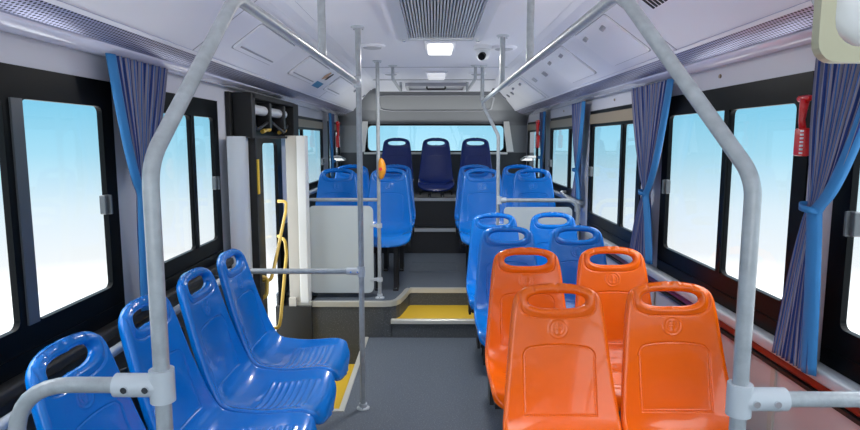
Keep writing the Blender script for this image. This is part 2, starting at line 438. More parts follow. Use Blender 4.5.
def S(side, u, y, h=0):
    """point on the slanted duct face: u metres up the slope, y along the bus, h off the face"""
    t = Vector((-side*.265, 0, .194)).normalized(); nn = Vector((-side*.194, 0, -.265)).normalized()
    return tuple(Vector((side*.93, y, 1.76))+t*u+nn*h)
k = 20
for side in (-1, 1):
    xw = XL if side < 0 else XR
    def ext(pts, name, m, smooth=False, y1=YB, uvs=False):
        bm = bmesh.new()
        a = [bm.verts.new((p[0], YF, p[1])) for p in pts]; b = [bm.verts.new((p[0], y1, p[1])) for p in pts]
        uvl = bm.loops.layers.uv.new('UVMap'); acc = [0]
        for p, q in zip(pts, pts[1:]): acc.append(acc[-1]+math.dist(p, q))
        for i in range(len(pts)-1):
            f = bm.faces.new((a[i], a[i+1], b[i+1], b[i]))
            for lp, (uu, vv) in zip(f.loops, ((0, acc[i]), (0, acc[i+1]), (y1-YF, acc[i+1]), (y1-YF, acc[i]))): lp[uvl].uv = (uu, vv)
        me_o = obj(name, bm, m, smooth=smooth, auto=35)
        sm = me_o.modifiers.new('t', 'SOLIDIFY'); sm.thickness = .004; sm.offset = 0
        return struct(me_o)
    # glossy underside, a shallow curve from the header to the strip
    P0 = (xw, 1.705); P1 = (side*1.03, 1.724)
    pts = []
    for i in range(9):
        t = i/8; pts.append((P0[0]+(P1[0]-P0[0])*t, P0[1]+(P1[1]-P0[1])*t-.012*math.sin(PI*t)))
    ext(pts, 'trim_%d' % k, M['underside'], True)
    # perforated strip, bulging
    struct(obj('trim_%d' % (k+30), bx(*sorted((xw, xw-side*.006)), YF, YB, 1.702, 1.708), M['headlining']))
    P2 = (side*.925, 1.763); pts = []
    for i in range(11):
        t = i/10; dx = P2[0]-P1[0]; dz = P2[1]-P1[1]; bl = .004*math.sin(PI*t)
        pts.append((P1[0]+dx*t+(-dz*side)*0-side*bl*.35, P1[1]+dz*t-bl))
    ext(pts, 'trim_%d' % (k+1), M['perf'], True)
    ext([(side*.925, 1.760), (side*.935, 1.752), (side*.925, 1.764), (side*.66, 1.957), (side*.64, 1.960), (side*.60, 1.972), (side*.56, 1.975)], 'trim_%d' % (k+2), M['duct'])
    bm = bmesh.new(); prism(bm, [(.322, -.002), (.345, -.002), (.345, .010), (.322, .010)], lambda u, v, h: S(side, u, h, v), YF, 7.1)
    struct(obj('trim_%d' % (k+3), bm, M['hatch']))
    bm = bmesh.new()
    for yy in (2.35, 4.9):   # joint lines between duct lengths
        prism(bm, [(0, yy), (.34, yy), (.34, yy+.006), (0, yy+.006)], lambda u, v, h: S(side, u, v, h), -.001, .003)
    struct(obj('trim_%d' % (k+4), bm, M['headlining']))
    k += 5

# ------------------------------------------------------------------ duct fittings
def hatch(side, u0, u1, y0, y1, label, knobs=0):
    t = thing('duct_hatch', label, 'hatch cover', S(side, (u0+u1)/2, (y0+y1)/2), 0, 'hatch covers on the slanted duct panels')
    off = Vector(t.location)
    mp = lambda u, v, h: tuple(Vector(S(side, u, v, h))-off)
    bm = prism(bmesh.new(), rrect(u0, u1, y0, y1, .02), mp, 0, .010)
    bmesh.ops.bevel(bm, geom=[e for e in bm.edges], offset=.003, segments=2, affect='EDGES')
    obj('cover', bm, M['hatch'], t, smooth=True, auto=30)
    bm = holed(bmesh.new(), rrect(u0-.006, u1+.006, y0-.006, y1+.006, .022), [rrect(u0, u1, y0, y1, .02)], mp, 0, .003)
    obj('gap_seal', bm, M['headlining'], t)
    if not knobs:
        bm = prism(bmesh.new(), rrect(u0+.02, u0+.027, y0+.05, y1-.05, .003), mp, .009, .0125)
        obj('slot', bm, M['headlining'], t)
    for i in range(knobs):
        yk = y0+(y1-y0)*(.22+.56*i)
        bm = bmesh.new(); cyl(bm, mp(u1-.04, yk, .008), mp(u1-.04, yk, .028), .011)
        obj('knob', bm, M['headlining'], t, smooth=True, auto=40)
    return t
hatch(-1, .09, .25, 2.60, 3.21, 'large grey hatch cover on left duct nearest the front')
hatch(-1, .09, .25, 3.58, 4.26, 'middle hatch cover on left duct, just in front of the picture sticker')
hatch(-1, .09, .25, 4.72, 5.40, 'farther hatch cover on left duct, just behind the picture sticker')
hatch(1, .05, .29, 2.53, 3.04, 'nearest hatch cover with two knobs on right duct', 2)
hatch(1, .05, .29, 3.36, 3.95, 'second hatch cover with two knobs on right duct', 2)
hatch(1, .02, .28, 5.0, 5.8, 'farthest long hatch cover on right duct', 2)
for i, (y0, y1) in enumerate(((2.56, 3.13), (3.52, 4.07), (4.5, 5.1))):
    mp = lambda u, v, h: S(-1, u, v, h)
    t = thing('slot_vent', ['slim bright slot vent on left duct nearest the windscreen', 'second slim slot vent on left duct, behind the dropper post', 'third slim slot vent on left duct, beside the floor pole'][i], 'vent', S(-1, .3, (y0+y1)/2), 0, 'slim vents along the left duct')
    off = Vector(t.location); mp = lambda u, v, h: tuple(Vector(S(-1, u, v, h))-off)
    obj('plate', prism(bmesh.new(), rrect(.262, .308, y0, y1, .01), mp, 0, .009), M['whiteplastic'], t)
    obj('slot', prism(bmesh.new(), rrect(.281, .288, y0+.05, y1-.04, .003), mp, .008, .0105), M['headlining'], t)
t = thing('duct_sticker', 'small picture sticker in blue and tan on left duct', 'sticker', S(-1, .15, 4.45))
off = Vector(t.location); mp = lambda u, v, h: tuple(Vector(S(-1, u, v, h))-off)
obj('blue_field', prism(bmesh.new(), [(.075, 4.32), (.135, 4.32), (.135, 4.56), (.075, 4.56)], mp, 0, .002), M['navyprint'], t)
obj('picture_field', prism(bmesh.new(), [(.15, 4.30), (.245, 4.30), (.245, 4.52), (.15, 4.52)], mp, 0, .002), M['whiteplastic'], t)
obj('tan_shape', prism(bmesh.new(), [(.155, 4.36), (.19, 4.33), (.24, 4.37), (.235, 4.42), (.18, 4.44)], mp, .002, .003), M['skin'], t)
obj('dark_shape', prism(bmesh.new(), [(.16, 4.45), (.2, 4.44), (.24, 4.47), (.235, 4.51), (.17, 4.50)], mp, .002, .003), M['rubber'], t)
for i, (u, y) in enumerate(((.20, 4.24), (.20, 4.66))):
    o = obj('switch_plate', prism(bmesh.new(), rrect(u-.02, u+.02, y-.035, y+.035, .005), lambda a, b, h: S(1, a, b, h), 0, .012), M['headlining' if i == 0 else 'frost'])
    tag(o, ['darker square switch plate on right duct, the nearer one', 'paler square switch plate on right duct, the farther one'][i], 'switch')
for i, y in enumerate((5.98, 6.3, 6.62, 6.95)):
    bm = bmesh.new(); cyl(bm, S(1, .2, y, 0), S(1, .2, y, .014), .02)
    tag(obj('duct_outlet', bm, M['headlining'], smooth=True, auto=40), 'round dark outlet near the rear of the right duct, ' + ['nearest of four', 'second from the front', 'third from the front', 'closest to rear wall'][i], 'outlet', 'round outlets on the right duct')
for i, y in enumerate((5.8, 6.15, 6.5)):
    bm = bmesh.new(); cyl(bm, S(-1, .22, y, 0), S(-1, .22, y, .014), .02)
    tag(obj('duct_outlet', bm, M['headlining'], smooth=True, auto=40), 'round dark outlet near the rear of the left duct, ' + ['nearest of three', 'middle one', 'closest to rear wall'][i], 'outlet', 'round outlets on the left duct')
t = thing('slot_grille', 'small dark louvred grille on right duct at top of view', 'vent', S(1, .22, 2.12)); off = Vector(t.location)
mp = lambda u, v, h: tuple(Vector(S(1, u, v, h))-off)
obj('backing', prism(bmesh.new(), rrect(.195, .26, 2.03, 2.19, .005), mp, 0, .004), M['hatch'], t)
bm = bmesh.new()
for i in range(5): prism(bm, [(.2, 2.045+i*.028), (.255, 2.045+i*.028), (.255, 2.060+i*.028), (.2, 2.060+i*.028)], mp, .004, .006)
obj('slats', bm, M['rubber'], t)

# ------------------------------------------------------------------ ceiling fittings
t = thing('return_air_grille', 'large ribbed return air grille in the middle of the ceiling', 'air grille', (.035, 2.54, CZ))
xy = lambda u, v, h: (u, v, h)
obj('frame', holed(bmesh.new(), rrect(-.245, .245, -.75, .72, .03), [rrect(-.20, .20, -.68, .66, .01)], xy, -.035, 0), M['ceiling'], t)
obj('inner_frame', holed(bmesh.new(), rrect(-.215, .215, -.70, .69, .02), [rrect(-.165, .165, -.66, .645, .01)], xy, -.042, -.028), M['silver'], t)
obj('backing', bx(-.21, .21, -.69, .67, -.006, -.002), M['grilledark'], t)
bm = bmesh.new()
for i in range(26):
    x = -.16+.32*i/25; box(bm, x-.0036, x+.0036, -.66, .645, -.034, -.01)
obj('slats', bm, M['grille'], t)
for x in (-.19, .19):
    for y in (-.6, .64): obj('screw', cyl(bmesh.new(), (x, y, -.052), (x, y, -.035), .010), M['chrome'], t)

def ceil_lamp(x, y, label, m, power):
    t = thing('ceiling_lamp', label, 'ceiling lamp', (x, y, CZ), 0, 'square ceiling lamps')
    obj('frame', bx(-.09, .09, -.15, .15, -.014, 0, bev=.006), M['hatch'], t)
    obj('diffuser', bx(-.073, .073, -.125, .125, -.045, -.012, bev=.014), m, t, smooth=True, auto=40)
    if power:
        a = area('lamp_light', (0, 0, -.06), (0, 0, 0), .17, .25, power, (1, .98, .95)); a.parent = t
ceil_lamp(.035, 3.62, 'bright lit square ceiling lamp just behind the air grille', M['lamp'], 16)
ceil_lamp(.02, 5.12, 'dimmer square ceiling lamp farther back near the rear bench', M['lampdim'], 0)
def disc(x, y, label, r=.078):
    t = thing('ceiling_speaker', label, 'ceiling speaker', (x, y, CZ), 0, 'round ceiling speakers')
    bm = sweep(bmesh.new(), [(0, 0, 0), (0, 0, -.004), (0, 0, -.010), (0, 0, -.014)], [r, r, r*.96, r*.86], 36); obj('rim', bm, M['hatch'], t, smooth=True, auto=35)
    bm = sweep(bmesh.new(), [(0, 0, -.013), (0, 0, -.018), (0, 0, -.022)], [r*.72, r*.66, r*.4], 36); obj('mesh_cover', bm, M['frost'], t, smooth=True)
disc(-.365, 3.64, 'round ceiling speaker left of the lit lamp'); disc(.42, 3.70, 'round ceiling speaker right of the lit lamp, by the dropper post')
disc(-.36, 5.1, 'small far round speaker on left of the rear ceiling', .072); disc(.36, 5.1, 'small far round speaker on right of the rear ceiling', .072)
t = thing('roof_hatch', 'dark recessed roof hatch in ceiling just before the rear bulkhead', 'roof hatch', (.02, 6.05, 1.956))
obj('rim', holed(bmesh.new(), rrect(-.30, .30, -.17, .17, .03), [rrect(-.27, .27, -.14, .14, .02)], lambda u, v, h: (u, v, h-.0575*v), -.03, .0), M['headlining'], t)
obj('lid', prism(bmesh.new(), rrect(-.27, .27, -.14, .14, .02), lambda u, v, h: (u, v, h-.0575*v), -.012, -.002), M['frost'], t)
obj('handle', tube([(-.09, -.05, -.012), (-.09, -.05, -.04), (.09, -.05, -.04), (.09, -.05, -.012)], .008, .02, 8), M['rubber'], t, smooth=True)
t = thing('security_camera', 'small round security camera hanging from the ceiling right of the lit lamp', 'security camera', (.29, 3.66, CZ))
bm = sweep(bmesh.new(), [(0, 0, 0), (0, 0, -.02), (0, 0, -.026)], [.055, .055, .045], 24); obj('base', bm, M['silver'], t, smooth=True, auto=35)
bm = bmesh.new(); bmesh.ops.create_uvsphere(bm, u_segments=20, v_segments=12, radius=.042, matrix=Matrix.Translation((0, 0, -.048))); obj('ball', bm, M['silver'], t, smooth=True)
bm = cyl(bmesh.new(), (0, -.02, -.055), (-.012, -.05, -.07), .022); obj('lens', bm, M['frame'], t, smooth=True, auto=40)

# ------------------------------------------------------------------ handrails and poles
TR = .0142; TN = .0130
def flange(parent, p, up=True, r=.034):
    s = -1 if up else 1
    bm = sweep(bmesh.new(), [p, Vector(p)+Vector((0, 0, s*.006)), Vector(p)+Vector((0, 0, s*.010))], [r, r, r*.6], 24)
    if not up: cyl(bm, Vector(p), Vector(p)+Vector((0, 0, s*.03)), .021)
    f = obj('flange', bm, M['clamp'], parent, smooth=True, auto=35)
    for i in range(3):
        a = 2*PI*i/3+.5; q = Vector(p)+Vector((math.cos(a)*r*.75, math.sin(a)*r*.75, 0))
        obj('screw', cyl(bmesh.new(), q, q+Vector((0, 0, s*.014)), .0045, 8), M['chrome'], f)
def clamp(parent, p, axis, bolts=True, L_=.055):
    """tee clamp: a sleeve round the upright at p and one along axis"""
    p = Vector(p); a = Vector(axis).normalized()
    bm = bmesh.new()
    cyl(bm, p-Vector((0, 0, .027)), p+Vector((0, 0, .027)), TR+.0055, 24)
    cyl(bm, p, p+a*(L_+.02), TR+.005, 24)
    c = obj('clamp', bm, M['clamp'], parent, smooth=True, auto=35)
    if bolts:
        fr_ = Vector((0, -1, 0))
        for d in (.018, .052):
            q = p+a*d; obj('bolt', cyl(bmesh.new(), q+fr_*(TR+.002), q+fr_*(TR+.009), .0055, 8), M['chrome'], c)

def rail(side, ybend, xr, xp, yp, zb, yend, label, extra=None):
    t = thing('handrail', label, 'handrail', (xp, yp, 0))
    o = Vector((xp, yp, 0)); Q = lambda *p: tuple(Vector(p)-o)
    pts = [Q(xp, yp, 0), Q(xp, yp, zb), Q(xr, ybend, 1.706)] + [Q(*e) for e in yend]
    obj('rail_tube', tube(pts, TN, .10 if not extra else [0, .09, .08]+[.06]*9), M['tube'], t, smooth=True, auto=50)
    return t, Q
tl, Q = rail(-1, 1.25, -.40, -.441, .93, 1.385, [(-.385, 3.04, 1.706)], 'long overhead handrail on the left, bending down to the near left pole')
clamp(tl, Q(-.380, 3.045, 1.706), (0, -1, 0), False)
flange(tl, Q(-.441, .93, 0), False)
obj('side_rail', tube([Q(-.441, .93, 1.025), Q(-.685, .93, 1.025), Q(-.70, .93, 0)], TN, .10), M['tube'], tl, smooth=True, auto=50)
clamp(tl, Q(-.441, .93, 1.025), (-1, 0, 0))
bm = tube([Q(-.40, 2.2, 1.706), Q(-.40, 2.2, CZ)], TR); obj('dropper', bm, M['tube'], tl, smooth=True, auto=50)
flange(tl, Q(-.40, 2.2, CZ))
tr_, Q = rail(1, 1.22, .365, .505, .95, 1.36, [(.365, 4.68, 1.706), (.47, 4.42, 1.45), (.47, 4.345, .26)], 'long overhead handrail on the right, bending down to the near right pole', True)
flange(tr_, Q(.505, .95, 0), False); flange(tr_, Q(.47, 4.345, .26), False)
obj('side_rail', tube([Q(.505, .95, .995), Q(XR, .95, .995)], TN), M['tube'], tr_, smooth=True, auto=50)
clamp(tr_, Q(.505, .95, .995), (1, 0, 0))
for x, y in ((.367, 2.36), (.367, 3.30), (.365, 4.62)):
    obj('dropper', tube([Q(x, y, 1.706), Q(x, y, CZ)], TR), M['tube'], tr_, smooth=True, auto=50); flange(tr_, Q(x, y, CZ))

t = thing('floor_pole', 'tall grey pole standing in the aisle with flange bolted to the floor', 'pole', (-.376, 3.045, 0))
obj('pole_tube', tube([(0, 0, 0), (0, 0, CZ)], TR), M['tube'], t, smooth=True, auto=50)
flange(t, (0, 0, 0), False); flange(t, (0, 0, CZ))
obj('side_rail', tube([(0, 0, .745), (-.70, 0, .745)], TR), M['tube'], t, smooth=True, auto=50)
clamp(t, (0, 0, .745), (-1, 0, 0))

# partitions at the platform front
t = thing('partition', 'grey partition panel on tube frame at left front of the raised platform', 'partition', (-.40, 4.33, .26))
Q = lambda x, y, z: (x+.40, y-4.33, z-.26)
obj('pole_tube', tube([Q(-.40, 4.33, .26), Q(-.40, 4.33, CZ)], TR*.95), M['tube'], t, smooth=True, auto=50)
flange(t, Q(-.40, 4.33, .26), False); flange(t, Q(-.40, 4.33, CZ))
obj('top_rail', tube([Q(-.40, 4.33, .99), Q(-.95, 4.33, .99), Q(-1.00, 4.50, .93), Q(-1.12, 4.60, .90)], TR*.9, .05), M['tube'], t, smooth=True, auto=50)
obj('lower_rail', tube([Q(-.95, 4.36, .26), Q(-.95, 4.36, .86), Q(-1.0, 4.5, .88), Q(-1.12, 4.6, .86)], TR*.9, .05), M['tube'], t, smooth=True, auto=50)
bm = prism(bmesh.new(), [(a+.40, b-.26) for a, b in rrect(-.915, -.443, .30, .945, .04, 6)], lambda u, v, h: (u, h, v), -.008, .008); obj('panel', bm, M['panel'], t)
for z in (.40, .80):
    bm = bmesh.new(); box(bm, -.045-.02, .0, -.012, .012, z-.26-.01, z-.26+.01, bev=.003); cyl(bm, (0, 0, z-.26-.015), (0, 0, z-.26+.015), .022)
    obj('bracket', bm, M['clamp'], t)
    bm = bmesh.new(); box(bm, -.55, -.51, -.005, .03, z-.26-.01, z-.26+.01, bev=.003); obj('bracket', bm, M['clamp'], t)
t = thing('stop_button', 'orange stop button box on the pole beside the left partition', 'stop button', (-.40, 4.31, 1.215))
bm = sweep(bmesh.new(), [(.018, 0, -.075), (.022, 0, -.06), (.026, 0, -.03), (.028, 0, 0), (.026, 0, .03), (.022, 0, .06), (.018, 0, .075)], [.008, .018, .026, .028, .026, .018, .008], 16)
obj('housing', bm, M['amber'], t, smooth=True)
obj('button', cyl(bmesh.new(), (.02, -.022, 0), (.02, -.034, 0), .012), M['red'], t)

t = thing('partition', 'grey partition with curved top rail at right front of the raised platform', 'partition', (.76, 4.345, .26))
Q = lambda x, y, z: (x-.76, y-4.345, z-.26)
obj('top_rail', tube([Q(.47, 4.345, .985), Q(1.045, 4.345, .985), Q(1.055, 4.345, .26)], TR, .09), M['tube'], t, smooth=True, auto=50)
clamp(t, Q(.475, 4.345, .985), (1, 0, 0), False, .03)
bm = prism(bmesh.new(), [(a-.76, b-.26) for a, b in rrect(.51, 1.005, .32, .935, .03, 6)], lambda u, v, h: (u, h, v), -.008, .008); obj('panel', bm, M['panel'], t)
for z in (.45, .80):
    for a in (-.285, .24): obj('bracket', bx(a, a+.047, -.012, .012, z-.27, z-.25, bev=.003), M['clamp'], t)

for s, lab in ((-1, 'short ceiling handrail on left of the rear ceiling'), (1, 'short ceiling handrail on right of the rear ceiling')):
    t = thing('ceiling_handrail', lab, 'handrail', (s*.31, 4.6, CZ))
    obj('rail_tube', tube([(0, 0, 0), (0, 0, -.10), (0, 1.1, -.10), (0, 1.1, -.02)], TR*.85, .03), M['tube'], t, smooth=True, auto=50); flange(t, (0, 0, 0))
for s, x, lab in ((-1, XL, 'short white grab handle on left wall near the rear bench'), (1, XR, 'short white grab handle on right wall near the rear bench')):
    o = obj('grab_handle', tube([(x, 6.5, 1.24), (x-s*.12, 6.5, 1.24), (x-s*.13, 6.8, 1.20), (x, 6.83, 1.20)], .012, .04), M['white'], smooth=True, auto=50); tag(o, lab, 'grab handle')
# wall bracket ends by the right partition
t = thing('wall_handrail', 'short grey handrail bracket on right wall behind the partition', 'handrail', (XR, 4.45, .93))
obj('rail_tube', tube([(0, 0, 0), (-.05, 0, .0), (-.055, .55, .06), (0, .56, .06)], TR*.8, .03), M['tube'], t, smooth=True, auto=50)
obj('end_fitting', cyl(bmesh.new(), (-.04, 0, -.04), (-.04, 0, .05), .022), M['clamp'], t, smooth=True, auto=40)

# ------------------------------------------------------------------ door in the left wall
d = thing('door_1', '', ''); del d['label']; del d['category']; struct(d); d.location = (-1.10, 3.87, 0)
Q = lambda x, y, z: (x+1.10, y-3.87, z)
mapd = lambda u, v, h: (h, u-3.87, v)
obj('door_leaf', holed(bmesh.new(), [(3.42, -.2), (4.32, -.2), (4.32, 1.62), (3.42, 1.62)], [rrect(3.84, 4.20, -.10, 1.40, .03)], mapd, -.018, .006), M['frame'], d)
obj('pane', bx(-.008, -.004, 3.83-3.87, 4.21-3.87, -.11, 1.41), M['glass'], d)
obj('seal', bx(.012, .03, 3.56-3.87, 3.62-3.87, -.2, 1.5, bev=.004), M['rubber'], d)
# folded silver leaf with a curved face
bm = bmesh.new(); pr = []
for i in range(9):
    a = PI*i/8; pr.append((3.31-.14*math.cos(a), -1.09+.055*math.sin(a)))
prism(bm, pr, lambda u, v, h: (v+1.10, u-3.87, h), -.2, 1.44); obj('folded_leaf', bm, M['silver'], d, smooth=True, auto=50)
obj('warning_strip', bx(.085, .092, 3.435-3.87, 3.465-3.87, 1.11, 1.31), M['yellow'], d)
obj('edge_profile', bx(.0, .085, 3.425-3.87, 3.47-3.87, -.2, 1.44), M['rubber'], d)
obj('grab_handle', tube([Q(-1.08, 4.12, 1.0), Q(-1.02, 4.12, 1.0), Q(-1.02, 4.09, .93), Q(-1.02, 3.74, .60), Q(-1.03, 3.70, .54), Q(-1.09, 3.70, .54)], .011, .03, 10), M['yellowbar'], d, smooth=True)
obj('grab_handle', tube([Q(-1.08, 4.10, .76), Q(-1.02, 4.05, .74), Q(-1.02, 4.08, .64), Q(-1.02, 3.88, .25), Q(-1.03, 3.86, .18), Q(-1.09, 3.86, .18)], .011, .03, 10), M['yellowbar'], d, smooth=True)
obj('grab_handle', tube([Q(-1.05, 3.48, .62), Q(-1.0, 3.52, .60), Q(-1.0, 3.50, .50), Q(-1.05, 3.48, .46)], .011, .03, 10), M['yellowbar'], d, smooth=True)
t = struct(obj('trim_40', bx(-1.035, -.957, 4.20, 4.32, .26, 1.45), M['beige']))
struct(obj('trim_41', bx(-1.035, -.985, 4.17, 4.2, -.2, .30), M['beige']))
t = struct(obj('trim_42', bx(-.957, -.898, 4.19, 4.30, .255, 1.45, bev=.006), M['white']))
t = thing('door_mechanism', 'open black box of the door mechanism above the side door', 'door mechanism', (-1.02, 3.8, 1.43))
Q = lambda x, y, z: (x+1.02, y-3.8, z-1.43)
bm = bmesh.new()
box(bm, *[Q(-1.128, 3.06, 0)[0], -.085], -.52, .72, 0, .25)        # back plate
box(bm, -.085, .02, -.47, -.40, 0, .25, bev=.004)                 # end housings
box(bm, -.085, .01, .56, .72, 0, .25, bev=.004)
box(bm, -.085, .02, -.44, .56, .225, .25); box(bm, -.085, .0, -.44, .56, 0, .015)
obj('housing', bm, M['rubber'], t)
obj('actuator', cyl(bmesh.new(), (-.03, -.40, .165), (-.03, .42, .165), .030), M['silver'], t, smooth=True, auto=40)
for y in (-.05, .30): obj('bracket', bx(-.07, .012, y-.02, y+.02, .06, .215, bev=.004), M['black_steel'], t)
for y in (-.1, .30):
    bm = bmesh.new(); cyl(bm, (-.03, y, .04), (-.03, y+.13, .06), .013); bmesh.ops.create_uvsphere(bm, u_segments=10, v_segments=8, radius=.02, matrix=Matrix.Translation((-.028, y+.13, .06)))
    obj('lever', bm, M['yellowbar'], t, smooth=True, auto=50)
obj('hose', tube([(-.02, -.42, .10), (.0, -.3, .05), (-.01, 0, .11), (.0, .3, .04), (-.02, .5, .09)], .009, .08, 8), M['black_steel'], t, smooth=True)

# ------------------------------------------------------------------ seats
def seat_shell(name):
    prof = np.array([(0, .93), (-.012, .90), (-.025, .86), (-.05, .75), (-.075, .64), (-.098, .545), (-.125, .475), (-.165, .435), (-.225, .420), (-.31, .418),
                     (-.39, .428), (-.45, .436), (-.482, .430), (-.502, .412), (-.512, .390), (-.516, .368)])
    P = prof
    for _ in range(3):     # Chaikin smoothing
        Qn = [P[0]]
        for a, b in zip(P, P[1:]): Qn += [a*.75+b*.25, a*.25+b*.75]
        Qn.append(P[-1]); P = np.array(Qn)
    seg = np.r_[0, np.cumsum(np.hypot(*np.diff(P, axis=0).T))]; LEN = seg[-1]
    def at(s): return np.stack([np.interp(s, seg, P[:, 0]), np.interp(s, seg, P[:, 1])], -1)
    ws = np.array([(.0, .142), (.05, .147), (.08, .153), (.12, .159), (.2, .167), (.35, .182), (.46, .193), (.56, .196), (.66, .1965), (.8, .1965), (.9, .196), (LEN, .188)])
    S0, S1 = .070, .095
    def hw(s):
        b = np.interp(s, ws[:, 0], ws[:, 1])
        t = np.clip((S0-s)/S0, 0, 1); b = b*(1-t**2.8)**(1/2.5)
        t = np.clip((s-(LEN-S1))/S1, 0, 1); return b*(1-t**2.6)**(1/2.4)
    ns = 320; a = np.linspace(0, 1, 29)
    s = np.r_[S0*(1-np.cos(a*PI/2)), np.linspace(S0, LEN-S1, ns)[1:-1], LEN-S1+S1*np.sin(a*PI/2)]
    nc = 140; c = np.linspace(-1, 1, nc+1); c = np.sign(c)*(1-(1-np.abs(c))**1.25)
    Sg, Cg = np.meshgrid(s, c, indexing='ij'); W = hw(Sg); X = W*Cg
    # slot
    cs, ha, hb = .0585, .098, .0255
    def q(x, ss):
        return (np.abs(x/ha)**3.0+np.abs((ss-cs+.006*(x/ha)**2*0)/hb)**2.3)
    ins = q(X, Sg) < 1
    nb = np.zeros_like(ins)
    for di, dj in ((1, 0), (-1, 0), (0, 1), (0, -1), (1, 1), (1, -1), (-1, 1), (-1, -1)):
        nb |= ~np.roll(np.roll(ins, di, 0), dj, 1)
    rim = ins & nb
    for i, j in zip(*np.where(rim)):
        x, ss = X[i, j], Sg[i, j]-cs
        lo, hi = 1., 20.
        for _ in range(24):
            m_ = (lo+hi)/2
            if abs(x*m_/ha)**3.0+abs(ss*m_/hb)**2.3 < 1: lo = m_
            else: hi = m_
        # limit sliding: push mostly along the shorter way
        X[i, j] = x*lo; Sg[i, j] = cs+ss*lo
    # distance to the boundaries
    sb = np.linspace(0, LEN, 900); hb_ = hw(sb)
    bpts = np.r_[np.c_[hb_, sb], np.c_[-hb_, sb]]
    th = np.linspace(0, 2*PI, 240); hx = ha*np.sign(np.cos(th))*np.abs(np.cos(th))**(2/3.0); hs = cs+hb*np.sign(np.sin(th))*np.abs(np.sin(th))**(2/2.3)
    from mathutils.kdtree import KDTree
    def dist(pts2):
        kd = KDTree(len(pts2))
        for i, p in enumerate(pts2): kd.insert((p[0], p[1], 0), i)
        kd.balance(); out = np.empty(X.shape)
        for i in range(X.shape[0]):
            for j in range(X.shape[1]): out[i, j] = kd.find((X[i, j], Sg[i, j], 0))[2]
        return out
    d0 = dist(bpts); dh = dist(np.c_[hx, hs]); d0[:, 0] = d0[:, -1] = 0; d0[0] = d0[-1] = 0; dh[rim] = 0
    def rnd(dd, r): u = np.clip(dd/r, 0, 1); return np.sqrt(1-(1-u)**2)
    thick = np.minimum(rnd(d0, .017), rnd(dh, .013))
    T = .034
    pt = at(np.clip(Sg, 0, LEN)); e = .002
    tg = at(np.clip(Sg+e, 0, LEN))-at(np.clip(Sg-e, 0, LEN)); tg /= np.linalg.norm(tg, axis=-1, keepdims=True)
    N = np.stack([tg[..., 1], -tg[..., 0]], -1)         # forward / up side of the shell
    X = X
    cu = np.abs(X)/np.maximum(np.interp(Sg, ws[:, 0], ws[:, 1]), .01)
    bol = np.interp(Sg, [0, .1, .25, .42, .60, .85, LEN-.05, LEN], [.004, .006, .014, .030, .036, .020, .004, 0])
    h = bol*cu**2.6
    gr = lambda dd, dp=.0048, sg=.0021: -dp*np.exp(-(dd/sg)**2)
    G = np.zeros_like(X)
    # border groove that follows the outline
    # U groove round the slot
    uu = ((np.abs(X)/.128)**4+(np.clip(Sg-.045, 0, 1)/.070)**4)**.25
    G += np.where(Sg > .018, gr((uu-1)*.075), 0)
    G += np.where(Sg < .032, gr(np.abs(np.abs(X)-.078), .004, .0019), 0)
    # raised lip along the slot
    G += .003*np.exp(-((dh-.016)/.008)**2)*(Sg > .03)
    # recessed lower back panel
    px = np.abs(X); top = .205+.012*(px/.115)**2
    cxp = np.maximum(px-.095, 0); csp = np.maximum(top+.03-Sg, 0)
    inpan = np.where(csp > 0, np.hypot(cxp*1.2, csp)-.030, (px-.118))
    sdf = np.maximum(inpan, Sg-.435)
    G += gr(sdf, .0045, .0022)+np.where(sdf < -.004, -.0018, 0)
    # emblem on the upper back
    er = np.hypot(X, Sg-.150)
    G += .0016*np.exp(-((er-.031)/.0026)**2)+.0012*np.exp(-((er-.020)/.0022)**2)
    G += .0016*np.exp(-(np.maximum(np.abs(X)-.003, 0)/.002)**2)*(np.abs(Sg-.150) < .018)
    G += .0012*np.exp(-((np.abs(Sg-.146)-.004)/.002)**2)*(np.abs(X) < .014)
    # anti-slip ribs across the pan
    for k_ in range(8):
        sc = .635+k_*.026
        G += .0045*np.exp(-((Sg-sc)/.006)**2)*np.clip((.125-np.abs(X))/.012, 0, 1)
    # drain hollow of the pan
    h -= np.interp(Sg, [.5, .6, .75, .88], [0, .010, .010, 0])*(1-cu**2)
    front = T/2*thick+h+G*np.clip(np.minimum(d0, dh)/.006, 0, 1); back = -T/2*thick+h
    mid = h
    vf = np.stack([X, pt[..., 0]+N[..., 0]*front, pt[..., 1]+N[..., 1]*front], -1)
    vb = np.stack([X, pt[..., 0]+N[..., 0]*back, pt[..., 1]+N[..., 1]*back], -1)
    R_, K_ = X.shape; idx = np.arange(R_*K_).reshape(R_, K_)
    solid_in = ins & ~rim
    faces = []
    for i in range(R_-1):
        for j in range(K_-1):
            qd = [(i, j), (i, j+1), (i+1, j+1), (i+1, j)]
            if all(ins[p] for p in qd) or any(solid_in[p] for p in qd): continue
            f_ = [int(idx[p]) for p in qd]
            faces.append(f_); faces.append([x+R_*K_ for x in f_[::-1]])
    V = np.r_[vf.reshape(-1, 3), vb.reshape(-1, 3)]
    me = bpy.data.meshes.new(name); me.from_pydata(V.tolist(), [], faces)
    bm = bmesh.new(); bm.from_mesh(me)
    bmesh.ops.remove_doubles(bm, verts=bm.verts, dist=.0003)
    bmesh.ops.delete(bm, geom=[v for v in bm.verts if not v.link_faces], context='VERTS')
    bmesh.ops.dissolve_degenerate(bm, dist=.0002, edges=bm.edges)
    bmesh.ops.recalc_face_normals(bm, faces=bm.faces)
    bm.to_mesh(me); bm.free()
    me.polygons.foreach_set('use_smooth', [True]*len(me.polygons))
    return me
SH = seat_shell('seat_shell')
SHB = SH.copy(); SHB.name = 'seat_shell_blue'
SH.materials.append(M['orange']); SHB.materials.append(M['blue'])

